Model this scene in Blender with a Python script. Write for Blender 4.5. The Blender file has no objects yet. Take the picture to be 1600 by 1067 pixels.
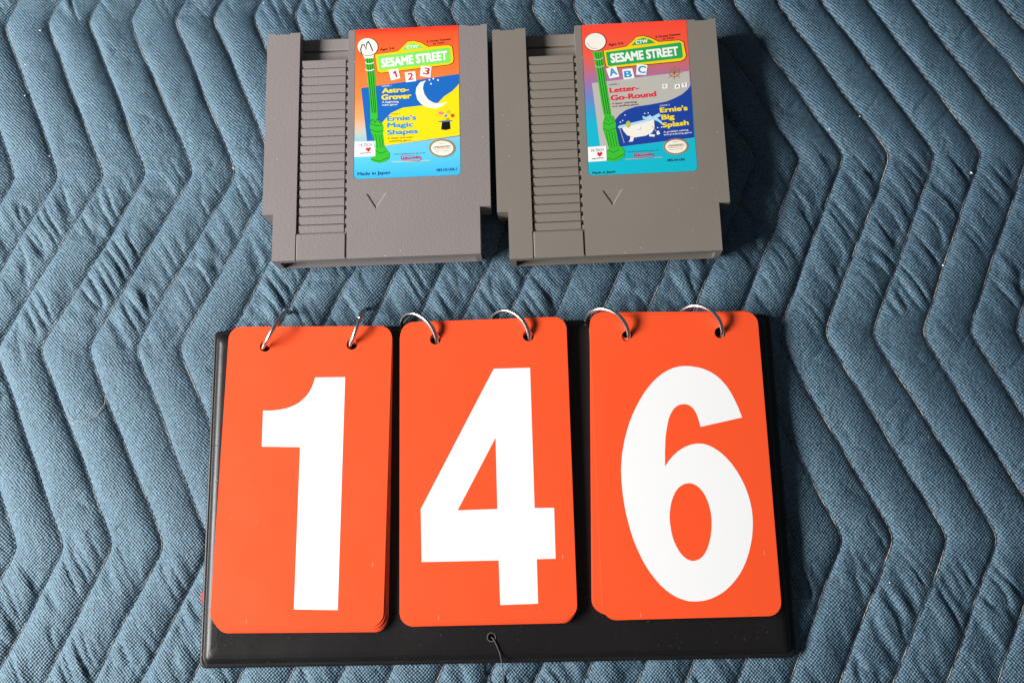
import bpy, bmesh, math, random
import numpy as np
from mathutils import Matrix, Vector
from mathutils.geometry import tessellate_polygon

SC = bpy.context.scene
COL = SC.collection
MM = 0.001

# ------------------------------------------------------------------ camera
cam_d = bpy.data.cameras.new('camera')
cam_d.sensor_width = 36.0
cam_d.lens = 36.0
cam_d.clip_start = 0.01
cam_d.clip_end = 50.0
cam = bpy.data.objects.new('camera', cam_d)
COL.objects.link(cam)
cam.matrix_world = (Matrix.Translation((0.0257, -0.1415, 0.5195)) @ Matrix.Rotation(0.18, 4, 'Z')
                    @ Matrix.Rotation(0.2257, 4, 'X') @ Matrix.Rotation(-0.2063, 4, 'Z'))
SC.camera = cam

# ------------------------------------------------------------------ light
wd = bpy.data.worlds.new('World')
SC.world = wd
wd.use_nodes = True
wd.node_tree.nodes['Background'].inputs[0].default_value = (0.85, 0.93, 1.0, 1)
wd.node_tree.nodes['Background'].inputs[1].default_value = 0.085

def area_lamp(name, loc, target, size, size_y, power, colour):
    d = bpy.data.lights.new(name, 'AREA')
    d.shape = 'RECTANGLE'; d.size = size; d.size_y = size_y
    d.energy = power; d.color = colour
    o = bpy.data.objects.new(name, d); COL.objects.link(o)
    o.location = loc
    o.rotation_euler = (Vector(target) - Vector(loc)).to_track_quat('-Z', 'Y').to_euler()
    return o
area_lamp('window_light', (-1.28, -0.20, 0.70), (0, 0, 0), 1.05, 0.36, 63, (1.0, 0.985, 0.96))

vs = SC.view_settings
vs.view_transform = 'Standard'; vs.look = 'None'; vs.exposure = 0.0; vs.gamma = 1.0
vs.use_curve_mapping = False

# ------------------------------------------------------------------ helpers
def srgb(r, g, b):
    f = lambda c: (c / 255 / 12.92) if c / 255 <= 0.04045 else ((c / 255 + 0.055) / 1.055) ** 2.4
    return (f(r), f(g), f(b), 1)

def new_mat(name, colour, rough=0.5, spec=0.5, metal=0.0):
    m = bpy.data.materials.new(name); m.use_nodes = True
    b = m.node_tree.nodes['Principled BSDF']
    b.inputs['Base Color'].default_value = tuple(colour[:3]) + (1,)
    b.inputs['Roughness'].default_value = rough
    b.inputs['Specular IOR Level'].default_value = spec
    b.inputs['Metallic'].default_value = metal
    return m, m.node_tree, b

def N(nt, typ, **kw):
    n = nt.nodes.new(typ)
    for k, v in kw.items(): setattr(n, k, v)
    return n

def math_node(nt, op, a, b=None, clamp=False):
    n = N(nt, 'ShaderNodeMath', operation=op, use_clamp=clamp)
    for i, v in enumerate((a, b)):
        if v is None: continue
        if isinstance(v, (int, float)): n.inputs[i].default_value = v
        else: nt.links.new(v, n.inputs[i])
    return n.outputs[0]

def noise(nt, vec, scale, detail=3, rough=0.5):
    n = N(nt, 'ShaderNodeTexNoise')
    n.inputs['Scale'].default_value = scale; n.inputs['Detail'].default_value = detail
    n.inputs['Roughness'].default_value = rough
    nt.links.new(vec, n.inputs['Vector'])
    return n.outputs['Fac']

def ramp(nt, fac, stops, interp='LINEAR'):
    r = N(nt, 'ShaderNodeValToRGB'); r.color_ramp.interpolation = interp
    el = r.color_ramp.elements
    while len(el) < len(stops): el.new(0.5)
    for e, (p, c) in zip(el, stops):
        e.position = p; e.color = c if len(c) == 4 else tuple(c) + (1,)
    nt.links.new(fac, r.inputs[0])
    return r.outputs['Color']

def mix(nt, fac, a, b):
    n = N(nt, 'ShaderNodeMix', data_type='RGBA')
    for sock, v in ((n.inputs[0], fac), (n.inputs[6], a), (n.inputs[7], b)):
        if isinstance(v, (int, float)): sock.default_value = v
        elif isinstance(v, tuple): sock.default_value = v
        else: nt.links.new(v, sock)
    return n.outputs[2]

def bump(nt, bsdf, height, dist, strength=1.0):
    n = N(nt, 'ShaderNodeBump')
    n.inputs['Distance'].default_value = dist; n.inputs['Strength'].default_value = strength
    nt.links.new(height, n.inputs['Height']); nt.links.new(n.outputs[0], bsdf.inputs['Normal'])
    return n

def obj_coord(nt):
    return N(nt, 'ShaderNodeTexCoord').outputs['Object']

def link_obj(name, me, parent=None, mats=()):
    o = bpy.data.objects.new(name, me); COL.objects.link(o)
    for m in mats:
        if m.name not in [x.name for x in me.materials if x]: me.materials.append(m)
    if parent: o.parent = parent
    return o

def tag(o, label, cat, group=None):
    o['label'] = label; o['category'] = cat
    if group: o['group'] = group
    return o

def empty(name, loc, rz=0.0):
    o = bpy.data.objects.new(name, None); COL.objects.link(o)
    o.location = loc; o.rotation_euler = (0, 0, rz); o.empty_display_size = 0.02
    return o

def smooth(me, on=True):
    me.polygons.foreach_set('use_smooth', [on] * len(me.polygons)); me.update()

def mesh_from(name, verts, faces):
    me = bpy.data.meshes.new(name); me.from_pydata(verts, [], faces); me.update()
    return me

def ccw(p):
    a = sum(p[i][0] * p[(i + 1) % len(p)][1] - p[(i + 1) % len(p)][0] * p[i][1] for i in range(len(p)))
    return p if a > 0 else p[::-1]

def prism(rings):
    """rings: list of (z, [(x, y)...]) with equal counts; closed solid, mm"""
    n = len(rings[0][1]); v = []; f = []
    for z, p in rings: v += [(x * MM, y * MM, z * MM) for x, y in p]
    for k in range(len(rings) - 1):
        for i in range(n):
            j = (i + 1) % n
            f.append((k * n + i, k * n + j, (k + 1) * n + j, (k + 1) * n + i))
    f.append(tuple(range(n - 1, -1, -1)))
    f.append(tuple((len(rings) - 1) * n + i for i in range(n)))
    return v, f

def rect(x0, x1, y0, y1):
    return [(x0, y0), (x1, y0), (x1, y1), (x0, y1)]

def rounded(x0, x1, y0, y1, r, n=6, corners=(1, 1, 1, 1)):
    p = []
    for k, (cx, cy, a0) in enumerate(((x0 + r, y0 + r, 180), (x1 - r, y0 + r, 270), (x1 - r, y1 - r, 0), (x0 + r, y1 - r, 90))):
        if not corners[k]:
            p.append(((x0, x1, x1, x0)[k], (y0, y0, y1, y1)[k])); continue
        for i in range(n + 1):
            a = math.radians(a0 + 90 * i / n)
            p.append((cx + r * math.cos(a), cy + r * math.sin(a)))
    return p

def inset(p, d):
    p = ccw(p); n = len(p); q = []
    for i in range(n):
        a, b, c = Vector(p[i - 1]), Vector(p[i]), Vector(p[(i + 1) % n])
        e1 = (b - a).normalized(); e2 = (c - b).normalized()
        n1 = Vector((-e1.y, e1.x)); n2 = Vector((-e2.y, e2.x))
        m = (n1 + n2) / (1 + n1.dot(n2))
        q.append((b.x + m.x * d, b.y + m.y * d))
    return q

def carve(me, cutters, bevel=0.0, seg=2, angle=35):
    """boolean-subtract closed (verts, faces) solids from mesh me, then bevel its edges"""
    o = bpy.data.objects.new('carve', me); COL.objects.link(o); tmp = []
    for v, f in cutters:
        c = bpy.data.objects.new('cutter', mesh_from('cutter', v, f)); COL.objects.link(c); tmp.append(c)
        m = o.modifiers.new('cut', 'BOOLEAN'); m.operation = 'DIFFERENCE'; m.solver = 'EXACT'; m.object = c
    if bevel:
        b = o.modifiers.new('bevel', 'BEVEL'); b.width = bevel * MM; b.segments = seg
        b.limit_method = 'ANGLE'; b.angle_limit = math.radians(angle); b.use_clamp_overlap = True
        b.harden_normals = False
    dg = bpy.context.evaluated_depsgraph_get()
    out = bpy.data.meshes.new_from_object(o.evaluated_get(dg))
    for t in tmp + [o]: bpy.data.objects.remove(t)
    return out

def sheet_with_holes(name, loops, z0, z1):
    """flat slab from outline + holes (mm)"""
    cu = bpy.data.curves.new(name, 'CURVE'); cu.dimensions = '2D'; cu.fill_mode = 'BOTH'
    cu.extrude = (z1 - z0) / 2 * MM
    for l in loops:
        s = cu.splines.new('POLY'); s.points.add(len(l) - 1)
        for p, (x, y) in zip(s.points, l): p.co = (x * MM, y * MM, 0, 1)
        s.use_cyclic_u = True
    o = bpy.data.objects.new(name, cu); COL.objects.link(o)
    me = bpy.data.meshes.new_from_object(o.evaluated_get(bpy.context.evaluated_depsgraph_get()))
    bpy.data.objects.remove(o)
    for v in me.vertices: v.co.z += (z0 + z1) / 2 * MM
    return me

def flat_poly(pts, z):
    vs_ = [Vector((x * MM, y * MM, 0)) for x, y in ccw(pts)]
    tris = tessellate_polygon([vs_])
    v = [(p.x, p.y, z * MM) for p in vs_]; f = []
    for a, b, c in tris:
        A, B, C = vs_[a], vs_[b], vs_[c]
        f.append((a, b, c) if (B - A).cross(C - A).z > 0 else (a, c, b))
    return v, f

def strip(pts, w, z):
    v = []; f = []; n = len(pts); closed = (Vector(pts[0]) - Vector(pts[-1])).length < 0.02
    P = [Vector(p) for p in pts]
    for i in range(n):
        a = P[i - 1] if i else (P[-2] if closed else None)
        c = P[i + 1] if i < n - 1 else (P[1] if closed else None)
        e1 = (P[i] - a).normalized() if a is not None else (c - P[i]).normalized()
        e2 = (c - P[i]).normalized() if c is not None else e1
        n1 = Vector((-e1.y, e1.x)); n2 = Vector((-e2.y, e2.x))
        m = (n1 + n2) / max(0.45, 1 + n1.dot(n2))
        for s in (1, -1):
            q = P[i] + m * (s * w / 2); v.append((q.x * MM, q.y * MM, z * MM))
        if i: k = 2 * i; f.append((k - 2, k - 1, k + 1, k))
    return v, f

def tube(pts, r, sides=6, cap=True):
    """tube along 3D points (metres)"""
    v = []; f = []; n = len(pts); P = [Vector(p) for p in pts]
    up = Vector((0, 0, 1))
    for i in range(n):
        t = (P[min(i + 1, n - 1)] - P[max(i - 1, 0)]).normalized()
        s = t.cross(up)
        if s.length < 1e-6: s = Vector((1, 0, 0))
        s.normalize(); u = s.cross(t)
        rr = r[i] if isinstance(r, (list, tuple)) else r
        for k in range(sides):
            a = 2 * math.pi * k / sides
            q = P[i] + (s * math.cos(a) + u * math.sin(a)) * rr
            v.append(tuple(q))
        if i:
            b = (i - 1) * sides
            for k in range(sides):
                k2 = (k + 1) % sides
                f.append((b + k, b + k2, b + sides + k2, b + sides + k))
    if cap:
        f.append(tuple(range(sides))); f.append(tuple((n - 1) * sides + k for k in range(sides - 1, -1, -1)))
    return v, f

def fix_normals(me):
    bm = bmesh.new(); bm.from_mesh(me); bmesh.ops.recalc_face_normals(bm, faces=bm.faces); bm.to_mesh(me); bm.free()
    return me

PRINT_123=[
('poly','colour_panel','blue',1,[(3.29,51.79),(56.27,57.57),(56.13,21.69),(13.58,17.92),(7.15,17.33)]),
('poly','colour_panel','yellow',2,[(56.24,51.81),(54.86,50.18),(52.36,47.63),(48.2,44.95),(44.07,40.52),(35.12,40.08),(25.71,39.32),(19.48,36.56),(15.96,32.7),(14.22,30.17),(13.44,25.0),(13.58,17.92),(16.24,18.15),(56.05,22.16)]),
('poly','lamp_shaft','green',4,[(5.17,69.4),(10.07,69.1),(10.58,61.48),(11.99,42.94),(12.62,32.95),(8.45,33.19),(8.34,43.15),(6.21,61.74)]),
('poly','lamp_pedestal','green',5,[(8.58,32.4),(11.01,33.93),(14.42,31.59),(15.5,28.67),(15.22,24.9),(16.03,17.79),(17.17,15.85),(18.9,13.42),(18.6,10.64),(16.42,8.9),(13.34,8.37),(9.78,9.25),(8.41,11.19),(11.04,12.44),(11.4,16.16),(9.19,25.23),(8.22,28.61)]),
('line','shaft_flute','darkgreen',6,0.3,[(6.46,69.09),(7.15,61.68),(9.53,37.13)]),
('line','shaft_flute','darkgreen',6,0.3,[(7.74,69.01),(8.42,61.61),(10.57,37.07)]),
('line','shaft_flute','darkgreen',6,0.3,[(9.01,68.93),(9.69,61.53),(11.41,37.02)]),
('line','pedestal_flute','darkgreen',6,0.23,[(9.78,24.73),(10.84,17.13)]),
('line','pedestal_flute','darkgreen',6,0.23,[(11.35,24.64),(12.4,17.05)]),
('line','pedestal_flute','darkgreen',6,0.23,[(13.0,24.55),(14.05,16.96)]),
('line','pedestal_flute','darkgreen',6,0.23,[(14.34,24.47),(15.38,16.89)]),
('line','pedestal_band','darkgreen',6,0.27,[(8.38,30.98),(11.55,29.61),(15.35,29.87)]),
('line','pedestal_band','darkgreen',6,0.27,[(8.46,27.64),(11.63,26.04),(15.41,26.54)]),
('line','pedestal_band','darkgreen',6,0.27,[(11.42,15.23),(14.11,13.68),(17.19,14.91)]),
('line','pedestal_band','darkgreen',6,0.27,[(8.86,10.7),(13.32,9.3),(18.36,11.35)]),
('line','pedestal_band','darkgreen',6,0.23,[(8.59,31.92),(9.9,33.28),(11.07,31.3),(12.14,33.63),(13.53,31.16),(14.42,31.59)]),
('line','lamp_collar','cream',7,0.52,[(5.37,66.71),(6.75,65.71),(8.87,65.76),(10.34,66.5)]),
('line','lamp_collar','cream',7,0.52,[(5.47,62.7),(6.85,61.7),(8.97,61.76),(10.43,62.49)]),
('poly','lamp_neck','cream',5,[(3.83,72.03),(10.23,71.64),(9.87,68.88),(5.19,68.94)]),
('ell','lamp_globe','darkgreen',6,(6.72,75.81),(5.82,-0.37),(0.14,-5.49),0),
('ell','lamp_globe','cream',7,(6.72,75.81),(5.52,-0.35),(0.13,-5.17),0),
('line','pen_mark','black',8,0.6,[(3.54,71.59),(2.91,74.41),(3.7,77.07),(4.86,77.09),(6.0,73.99),(6.25,77.84),(7.08,78.91),(8.19,76.88),(9.56,73.07)]),
('poly','street_sign','black',3,[(10.67,71.15),(23.18,72.78),(26.54,76.1),(28.64,78.3),(31.61,78.48),(35.45,77.4),(39.71,74.53),(50.72,75.04),(52.91,73.84),(53.74,65.95),(53.02,63.84),(50.71,62.79),(14.08,59.8),(11.95,60.66),(10.7,69.76)]),
('poly','street_sign','signyellow',4,[(10.88,71.04),(23.19,72.45),(26.54,75.73),(28.64,77.92),(31.62,78.2),(35.45,77.03),(39.71,74.2),(50.72,74.76),(52.62,73.63),(53.44,66.2),(52.81,64.17),(50.71,63.15),(14.08,60.12),(12.16,60.92),(10.91,69.74)]),
('poly','sign_face','palegreen',5,[(12.18,70.13),(50.72,73.28),(51.56,72.53),(51.97,64.91),(51.13,64.27),(13.62,61.75),(12.98,62.25)]),
('poly','sign_crest','palegreen',5,[(25.31,72.79),(28.24,76.09),(31.63,76.9),(35.04,75.43),(37.81,73.53)]),
('text','lettering','white',6,'SESAME STREET',(14.32,63.08),(50.29,66.02),5.44,0.045),
('text','lettering','white',6,'CTW',(27.93,73.41),(34.42,73.84),2.04,0.04),
('poly','tile','white',6,[(18.07,61.57),(23.34,62.08),(24.68,56.51),(19.57,55.36)]),
('poly','lettering','red',7,[(21.25,60.83),(22.09,61.01),(23.07,57.29),(22.15,57.08),(21.52,59.44),(20.51,59.18),(20.33,59.88),(20.96,60.16)]),
('poly','tile','white',6,[(26.83,59.8),(32.64,60.14),(33.2,54.41),(27.58,53.93)]),
('text','lettering','red',7,'2',(28.7,55.0),(31.76,55.27),4.19,0.02),
('poly','tile','white',6,[(35.77,63.15),(41.46,62.35),(40.86,56.13),(35.1,57.16)]),
('text','lettering','red',7,'3',(36.65,58.3),(39.89,57.51),4.02,0.02),
('text','lettering','dark',3,'Ages 3-6',(13.6,73.19),(21.13,73.74),1.4,0.01),
('text','lettering','dark',3,'2 Great Games',(38.77,76.73),(51.9,77.76),1.3,0.01),
('text','lettering','dark',3,'in One',(42.46,75.38),(48.39,75.75),1.21,0.01),
('text','lettering','white',3,'GAME 1',(14.58,51.8),(19.62,52.0),1.0,0.0),
('text','lettering','lemon',3,'Astro-',(14.65,48.18),(29.19,48.45),2.9,0.04),
('text','lettering','lemon',3,'Grover',(14.4,44.23),(30.49,44.51),3.16,0.04),
('text','lettering','white',3,'A beginning',(14.65,42.52),(23.65,42.48),1.06,0.02),
('text','lettering','white',3,'math game',(14.82,40.91),(22.91,40.93),0.97,0.02),
('text','lettering','dark',3,'GAME 2',(19.5,35.51),(24.42,35.56),0.72,0.0),
('text','lettering','cyan',3,"Ernie's",(17.41,31.9),(33.09,31.97),2.96,0.035),
('text','lettering','cyan',3,'Magic',(17.48,28.18),(31.57,28.15),2.86,0.035),
('text','lettering','cyan',3,'Shapes',(17.47,24.02),(33.92,24.24),2.93,0.035),
('text','lettering','dark',3,'A shape and color',(17.73,21.74),(31.5,21.87),0.94,0.01),
('text','lettering','dark',3,'matching game',(18.65,19.99),(30.19,20.21),0.94,0.01),
('poly','crescent_moon','cream',3,[(38.35,54.56),(35.22,53.61),(33.15,50.57),(32.76,47.43),(33.63,43.79),(35.73,40.98),(39.07,38.78),(43.64,38.07),(47.37,39.41),(49.65,41.73),(46.12,40.82),(42.38,41.4),(39.46,43.45),(37.57,46.47),(36.71,49.9),(37.11,52.59)]),
('ell','star','white',3,(40.24,54.76),(0.46,-0.02),(0.0,-0.5),0),
('ell','star','white',3,(42.33,55.36),(0.46,-0.02),(0.0,-0.5),0),
('ell','star','white',3,(41.09,52.45),(0.46,-0.03),(0.0,-0.5),0),
('ell','star','white',3,(44.84,54.4),(0.46,-0.03),(0.01,-0.5),0),
('poly','top_hat','black',3,[(46.76,30.24),(50.98,30.24),(51.28,25.96),(48.54,25.41),(46.24,25.91)]),
('ell','hat_brim','teal',4,(48.54,30.52),(4.07,0.08),(0.03,-0.43),0),
('ell','party_shape','pink',3,(46.31,35.27),(1.6,-0.09),(0.0,-0.91),0),
('ell','party_shape','olive',3,(50.32,35.75),(1.15,-0.06),(0.0,-1.14),0),
('poly','party_shape','brick',3,[(51.29,34.27),(52.99,34.74),(53.65,32.94),(51.87,32.42)]),
('poly','party_shape','cyan',3,[(48.98,34.88),(49.87,33.16),(47.74,32.8)]),
('poly','party_shape','orange',3,[(48.76,31.93),(50.54,32.5),(50.67,30.88),(48.98,30.78)]),
('poly','publisher_panel','white',5.5,[(-0.3,21.03),(11.2,20.97),(11.26,12.34),(-0.27,12.35)]),
('text','lettering','navy',7,'HI TECH',(2.81,18.04),(9.22,18.06),1.79,0.0),
('poly','heart','red',6,[(7.52,14.78),(6.21,16.2),(6.05,16.96),(6.6,17.53),(7.33,17.04),(8.02,17.6),(8.89,17.11),(8.77,16.21)]),
('text','lettering','navy',7,'expressions',(2.79,14.01),(9.01,14.05),0.75,0.02),
('text','lettering','dark',3,'Licensed by Nintendo for play on the',(20.99,12.75),(37.54,12.79),0.56,0.0),
('line','logo_border','logored',5,0.36,[(25.66,9.61),(24.96,10.17),(24.77,10.96),(24.94,11.74),(25.62,12.22),(34.49,11.19),(35.18,10.63),(35.36,9.84),(35.19,9.07),(34.51,8.59),(25.66,9.61)]),
('text','lettering','logored',6,'Nintendo',(25.76,9.89),(34.57,10.02),1.3,0.04),
('line','rule','signyellow',3,0.27,[(19.95,8.8),(39.99,8.66)]),
('ell','seal','gold',5,(46.69,15.28),(7.18,-0.39),(0.01,-5.32),30),
('ell','seal_centre','cream',6,(46.69,15.28),(5.92,-0.32),(0.01,-4.2),0),
('text','lettering','gold',7,'Official',(44.93,17.62),(48.45,17.8),0.61,0.0),
('text','lettering','gold',7,'Nintendo',(42.95,15.25),(50.57,15.53),1.26,0.02),
('text','lettering','gold',7,'Seal of Quality',(43.0,13.29),(50.57,13.44),0.65,0.0),
('line','seal_border','gold',7,0.23,[(43.17,14.63),(42.29,15.05),(42.07,15.72),(42.64,16.34),(50.22,16.58),(51.1,16.25),(51.32,15.59),(50.74,14.87),(43.17,14.63)]),
('text','lettering','navy',3,'Made in Japan',(1.8,1.8),(18.97,2.06),1.85,0.01),
('text','lettering','navy',3,'NES-H3-USA-1',(43.61,2.38),(54.23,2.51),1.47,0.01),
]
PRINT_ABC=[
('poly','colour_panel','lightgrey',1,[(3.99,52.1),(55.71,56.35),(55.83,18.32),(17.78,15.31),(6.91,13.62)]),
('poly','colour_panel','royal',2,[(56.04,48.32),(54.24,45.8),(51.11,43.19),(46.79,41.07),(42.53,39.51),(34.61,38.31),(26.29,37.44),(21.23,35.81),(17.77,33.46),(15.11,30.44),(15.32,21.2),(16.55,15.22),(55.84,18.41)]),
('poly','lamp_shaft','green',4,[(5.22,70.1),(10.52,70.39),(10.78,60.62),(12.9,39.75),(13.36,32.02),(9.66,32.13),(8.48,39.88),(6.58,60.75)]),
('poly','lamp_pedestal','green',5,[(9.91,32.8),(11.83,33.86),(14.43,32.67),(15.58,28.22),(15.4,25.58),(16.08,20.31),(16.6,15.95),(18.34,14.6),(19.41,12.42),(18.82,9.85),(16.46,7.78),(12.77,7.02),(9.79,7.74),(9.84,11.82),(11.04,14.81),(9.26,22.25),(8.45,25.78),(8.67,29.3)]),
('line','shaft_flute','darkgreen',6,0.3,[(6.88,69.57),(7.55,60.72),(10.18,33.89)]),
('line','shaft_flute','darkgreen',6,0.3,[(8.15,69.53),(8.8,60.68),(11.42,33.85)]),
('line','shaft_flute','darkgreen',6,0.3,[(9.41,69.49),(10.06,60.64),(12.45,33.82)]),
('line','pedestal_flute','darkgreen',6,0.21,[(10.19,23.97),(11.27,15.23)]),
('line','pedestal_flute','darkgreen',6,0.21,[(11.62,23.93),(12.69,15.19)]),
('line','pedestal_flute','darkgreen',6,0.21,[(13.05,23.89),(14.11,15.15)]),
('line','pedestal_flute','darkgreen',6,0.21,[(14.47,23.85),(15.53,15.11)]),
('line','pedestal_band','darkgreen',6,0.25,[(8.87,29.29),(11.66,27.89),(14.82,29.12)]),
('line','pedestal_band','darkgreen',6,0.25,[(8.67,25.99),(11.44,24.38),(15.42,25.8)]),
('line','pedestal_band','darkgreen',6,0.25,[(10.55,13.52),(13.51,12.15),(16.46,13.79)]),
('line','pedestal_band','darkgreen',6,0.25,[(10.06,8.81),(13.66,8.28),(18.91,11.14)]),
('line','pedestal_band','darkgreen',6,0.21,[(9.83,30.15),(10.7,32.34),(11.57,29.66),(12.79,32.72),(13.85,30.03),(14.58,31.78)]),
('line','lamp_collar','lightgrey',7,0.51,[(5.74,66.58),(7.27,65.41),(9.39,65.62),(10.93,66.6)]),
('line','lamp_collar','lightgrey',7,0.51,[(6.08,62.15),(7.62,60.99),(9.73,61.2),(11.26,62.17)]),
('ell','lamp_globe','dark',6,(6.95,75.92),(5.85,-0.19),(-0.31,-5.45),0),
('ell','lamp_globe','cream',7,(6.95,76.01),(5.56,-0.18),(-0.29,-5.12),0),
('line','globe_shade','lightgrey',8,0.39,[(2.57,75.83),(3.51,73.67),(5.34,72.2),(7.85,71.79)]),
('poly','street_sign','black',3,[(10.88,70.62),(23.36,72.65),(26.52,75.37),(29.25,78.07),(32.68,78.43),(36.8,76.97),(40.84,74.48),(51.85,74.78),(54.13,73.44),(55.1,65.14),(53.99,63.09),(51.55,61.96),(13.67,59.92),(11.78,61.23)]),
('poly','street_sign','signyellow',4,[(11.17,70.51),(23.34,72.32),(26.49,75.04),(29.23,77.69),(32.65,78.05),(36.78,76.59),(40.81,74.11),(51.82,74.45),(53.82,73.21),(54.78,65.24),(53.77,63.42),(51.58,62.33),(13.7,60.29),(12.09,61.5)]),
('poly','sign_face','signgreen',5,[(12.25,69.64),(51.92,73.18),(52.71,72.54),(53.06,64.83),(52.15,64.03),(13.76,61.35),(12.96,61.93)]),
('poly','sign_crest','signgreen',5,[(25.9,72.71),(29.1,75.9),(32.78,76.96),(36.28,75.67),(39.07,73.46)]),
('text','lettering','white',6,'SESAME STREET',(14.79,63.03),(51.03,65.59),5.48,0.045),
('text','lettering','white',6,'CTW',(28.57,73.33),(35.09,73.92),2.16,0.04),
('poly','tile','white',6,[(11.92,60.03),(17.33,61.24),(18.89,55.07),(13.52,54.18)]),
('text','lettering','cyan',7,'A',(13.89,55.36),(17.84,56.25),4.36,0.03),
('poly','tile','white',6,[(20.42,59.16),(25.9,59.59),(26.86,53.77),(20.97,53.18)]),
('text','lettering','cyan',7,'B',(21.42,54.21),(25.53,54.41),3.9,0.03),
('poly','tile','white',6,[(28.41,61.82),(34.07,60.81),(33.02,55.23),(27.71,55.71)]),
('text','lettering','cyan',7,'C',(28.54,56.83),(32.59,56.16),4.14,0.03),
('text','lettering','dark',3,'Ages 3-6',(13.87,73.2),(21.75,73.79),1.5,0.01),
('text','lettering','dark',3,'2 Great Games',(39.09,76.42),(52.51,77.49),1.32,0.01),
('text','lettering','dark',3,'in One',(43.01,75.21),(48.97,75.63),1.13,0.01),
('text','lettering','dark',3,'GAME 1',(12.98,50.23),(18.28,50.38),0.91,0.0),
('text','lettering','crimson',3,'Letter-',(13.21,45.91),(28.63,46.71),2.99,0.035),
('text','lettering','crimson',3,'Go-Round',(13.54,41.39),(37.64,42.69),3.15,0.035),
('text','lettering','dark',3,'A letter matching',(14.03,39.28),(27.07,39.66),0.99,0.015),
('text','lettering','dark',3,'and spelling game',(14.02,37.81),(28.0,38.29),0.89,0.015),
('text','lettering','white',3,'GAME 2',(39.1,36.84),(44.4,37.22),0.8,0.0),
('text','lettering','lemon',4.5,"Ernie's",(39.05,33.28),(53.55,33.97),2.84,0.035),
('text','lettering','lemon',4.5,'Big',(39.62,29.2),(46.4,29.53),2.82,0.035),
('text','lettering','lemon',4.5,'Splash',(39.86,24.79),(53.6,25.71),2.81,0.035),
('text','lettering','white',3,'A problem solving',(40.14,21.81),(53.1,22.53),0.96,0.015),
('text','lettering','white',3,'and predicting game',(40.19,20.41),(54.79,21.05),0.87,0.015),
('poly','bathtub','cream',3,[(18.51,26.15),(35.57,29.76),(35.6,25.0),(34.17,22.42),(30.78,20.77),(25.03,20.06),(21.05,21.48),(19.2,24.16)]),
('poly','tub_foot','cream',3,[(22.63,20.78),(24.62,20.07),(23.85,17.92),(21.61,17.76),(22.51,19.04)]),
('poly','tub_foot','cream',3,[(32.49,21.81),(35.69,21.06),(35.19,19.99),(32.57,20.28)]),
('poly','tub_rim','paleblue',4,[(16.46,26.08),(16.94,27.07),(35.23,30.65),(35.54,29.4),(17.24,25.44)]),
('ell','tub_drain','lightgrey',4,(27.64,25.14),(1.06,-0.03),(-0.08,-1.14),0),
('ell','tub_drain','white',5,(27.53,25.32),(0.9,-0.03),(-0.07,-0.96),0),
('poly','water_splash','paleblue',3,[(29.87,30.23),(29.59,32.01),(31.58,31.2),(33.72,32.33),(34.67,31.28),(38.3,33.08),(39.62,31.72),(37.26,30.46),(39.55,28.4),(39.88,26.42),(37.52,28.55),(35.54,29.4)]),
('ell','water_drop','white',3,(30.92,33.3),(0.37,-0.01),(-0.02,-0.31),0),
('ell','water_drop','white',3,(32.79,33.47),(0.36,-0.01),(-0.03,-0.31),0),
('ell','water_drop','white',3,(20.62,32.94),(0.37,-0.02),(-0.02,-0.31),0),
('ell','water_drop','white',3,(37.23,24.96),(0.36,-0.02),(-0.03,-0.31),0),
('ell','water_drop','white',3,(39.28,25.12),(0.37,-0.01),(-0.03,-0.31),0),
('ell','water_drop','white',3,(19.18,29.88),(0.37,-0.01),(-0.02,-0.31),0),
('ell','water_drop','white',3,(17.89,29.03),(0.37,-0.01),(-0.02,-0.31),0),
('line','tub_pipe','lightgrey',3,0.33,[(17.43,25.3),(19.33,17.17)]),
('line','bath_brush','lightgrey',5,0.33,[(34.26,26.14),(36.62,22.57)]),
('poly','brush_head','cream',5,[(36.25,23.01),(37.69,23.19),(38.36,21.42),(36.69,20.82)]),
('ell','sponge','olive',5,(21.97,27.59),(1.23,-0.04),(-0.14,-1.97),0),
('line','ship_wheel','brown',3,0.6,[(50.44,55.6),(50.16,54.7),(49.53,53.95),(48.65,53.46),(47.65,53.31),(46.68,53.52),(45.89,54.06),(45.4,54.85),(45.28,55.76),(45.56,56.67),(46.18,57.42),(47.06,57.91),(48.07,58.06),(49.04,57.85),(49.83,57.31),(50.32,56.52),(50.44,55.6)]),
('line','wheel_spoke','brown',3.5,0.39,[(43.79,55.81),(51.93,55.56)]),
('line','wheel_spoke','brown',3.5,0.39,[(45.21,58.49),(50.5,52.89)]),
('line','wheel_spoke','brown',3.5,0.39,[(48.19,59.53),(47.53,51.85)]),
('line','wheel_spoke','brown',3.5,0.39,[(50.98,58.31),(44.75,53.06)]),
('poly','tile','white',6,[(41.12,49.32),(43.97,49.6),(43.92,47.06),(41.08,46.78)]),
('text','lettering','royal',7,'C',(41.79,47.4),(43.21,47.53),1.53,0.03),
('poly','tile','white',6,[(47.64,48.89),(50.49,49.17),(50.42,46.64),(47.59,46.36)]),
('text','lettering','royal',7,'A',(48.3,46.97),(49.72,47.11),1.54,0.03),
('poly','tile','white',6,[(51.35,49.55),(54.2,49.83),(54.13,47.29),(51.29,47.02)]),
('text','lettering','royal',7,'T',(52.01,47.63),(53.43,47.77),1.54,0.03),
('poly','publisher_panel','white',5.5,[(0.24,15.89),(9.9,16.14),(9.67,7.75),(0.07,7.58)]),
('text','lettering','navy',7,'HI TECH',(1.92,13.03),(8.3,13.24),1.51,0.0),
('poly','heart','red',6,[(6.16,10.03),(4.93,11.45),(4.83,12.23),(5.45,12.84),(6.16,12.35),(6.92,12.95),(7.77,12.46),(7.57,11.54)]),
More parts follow.
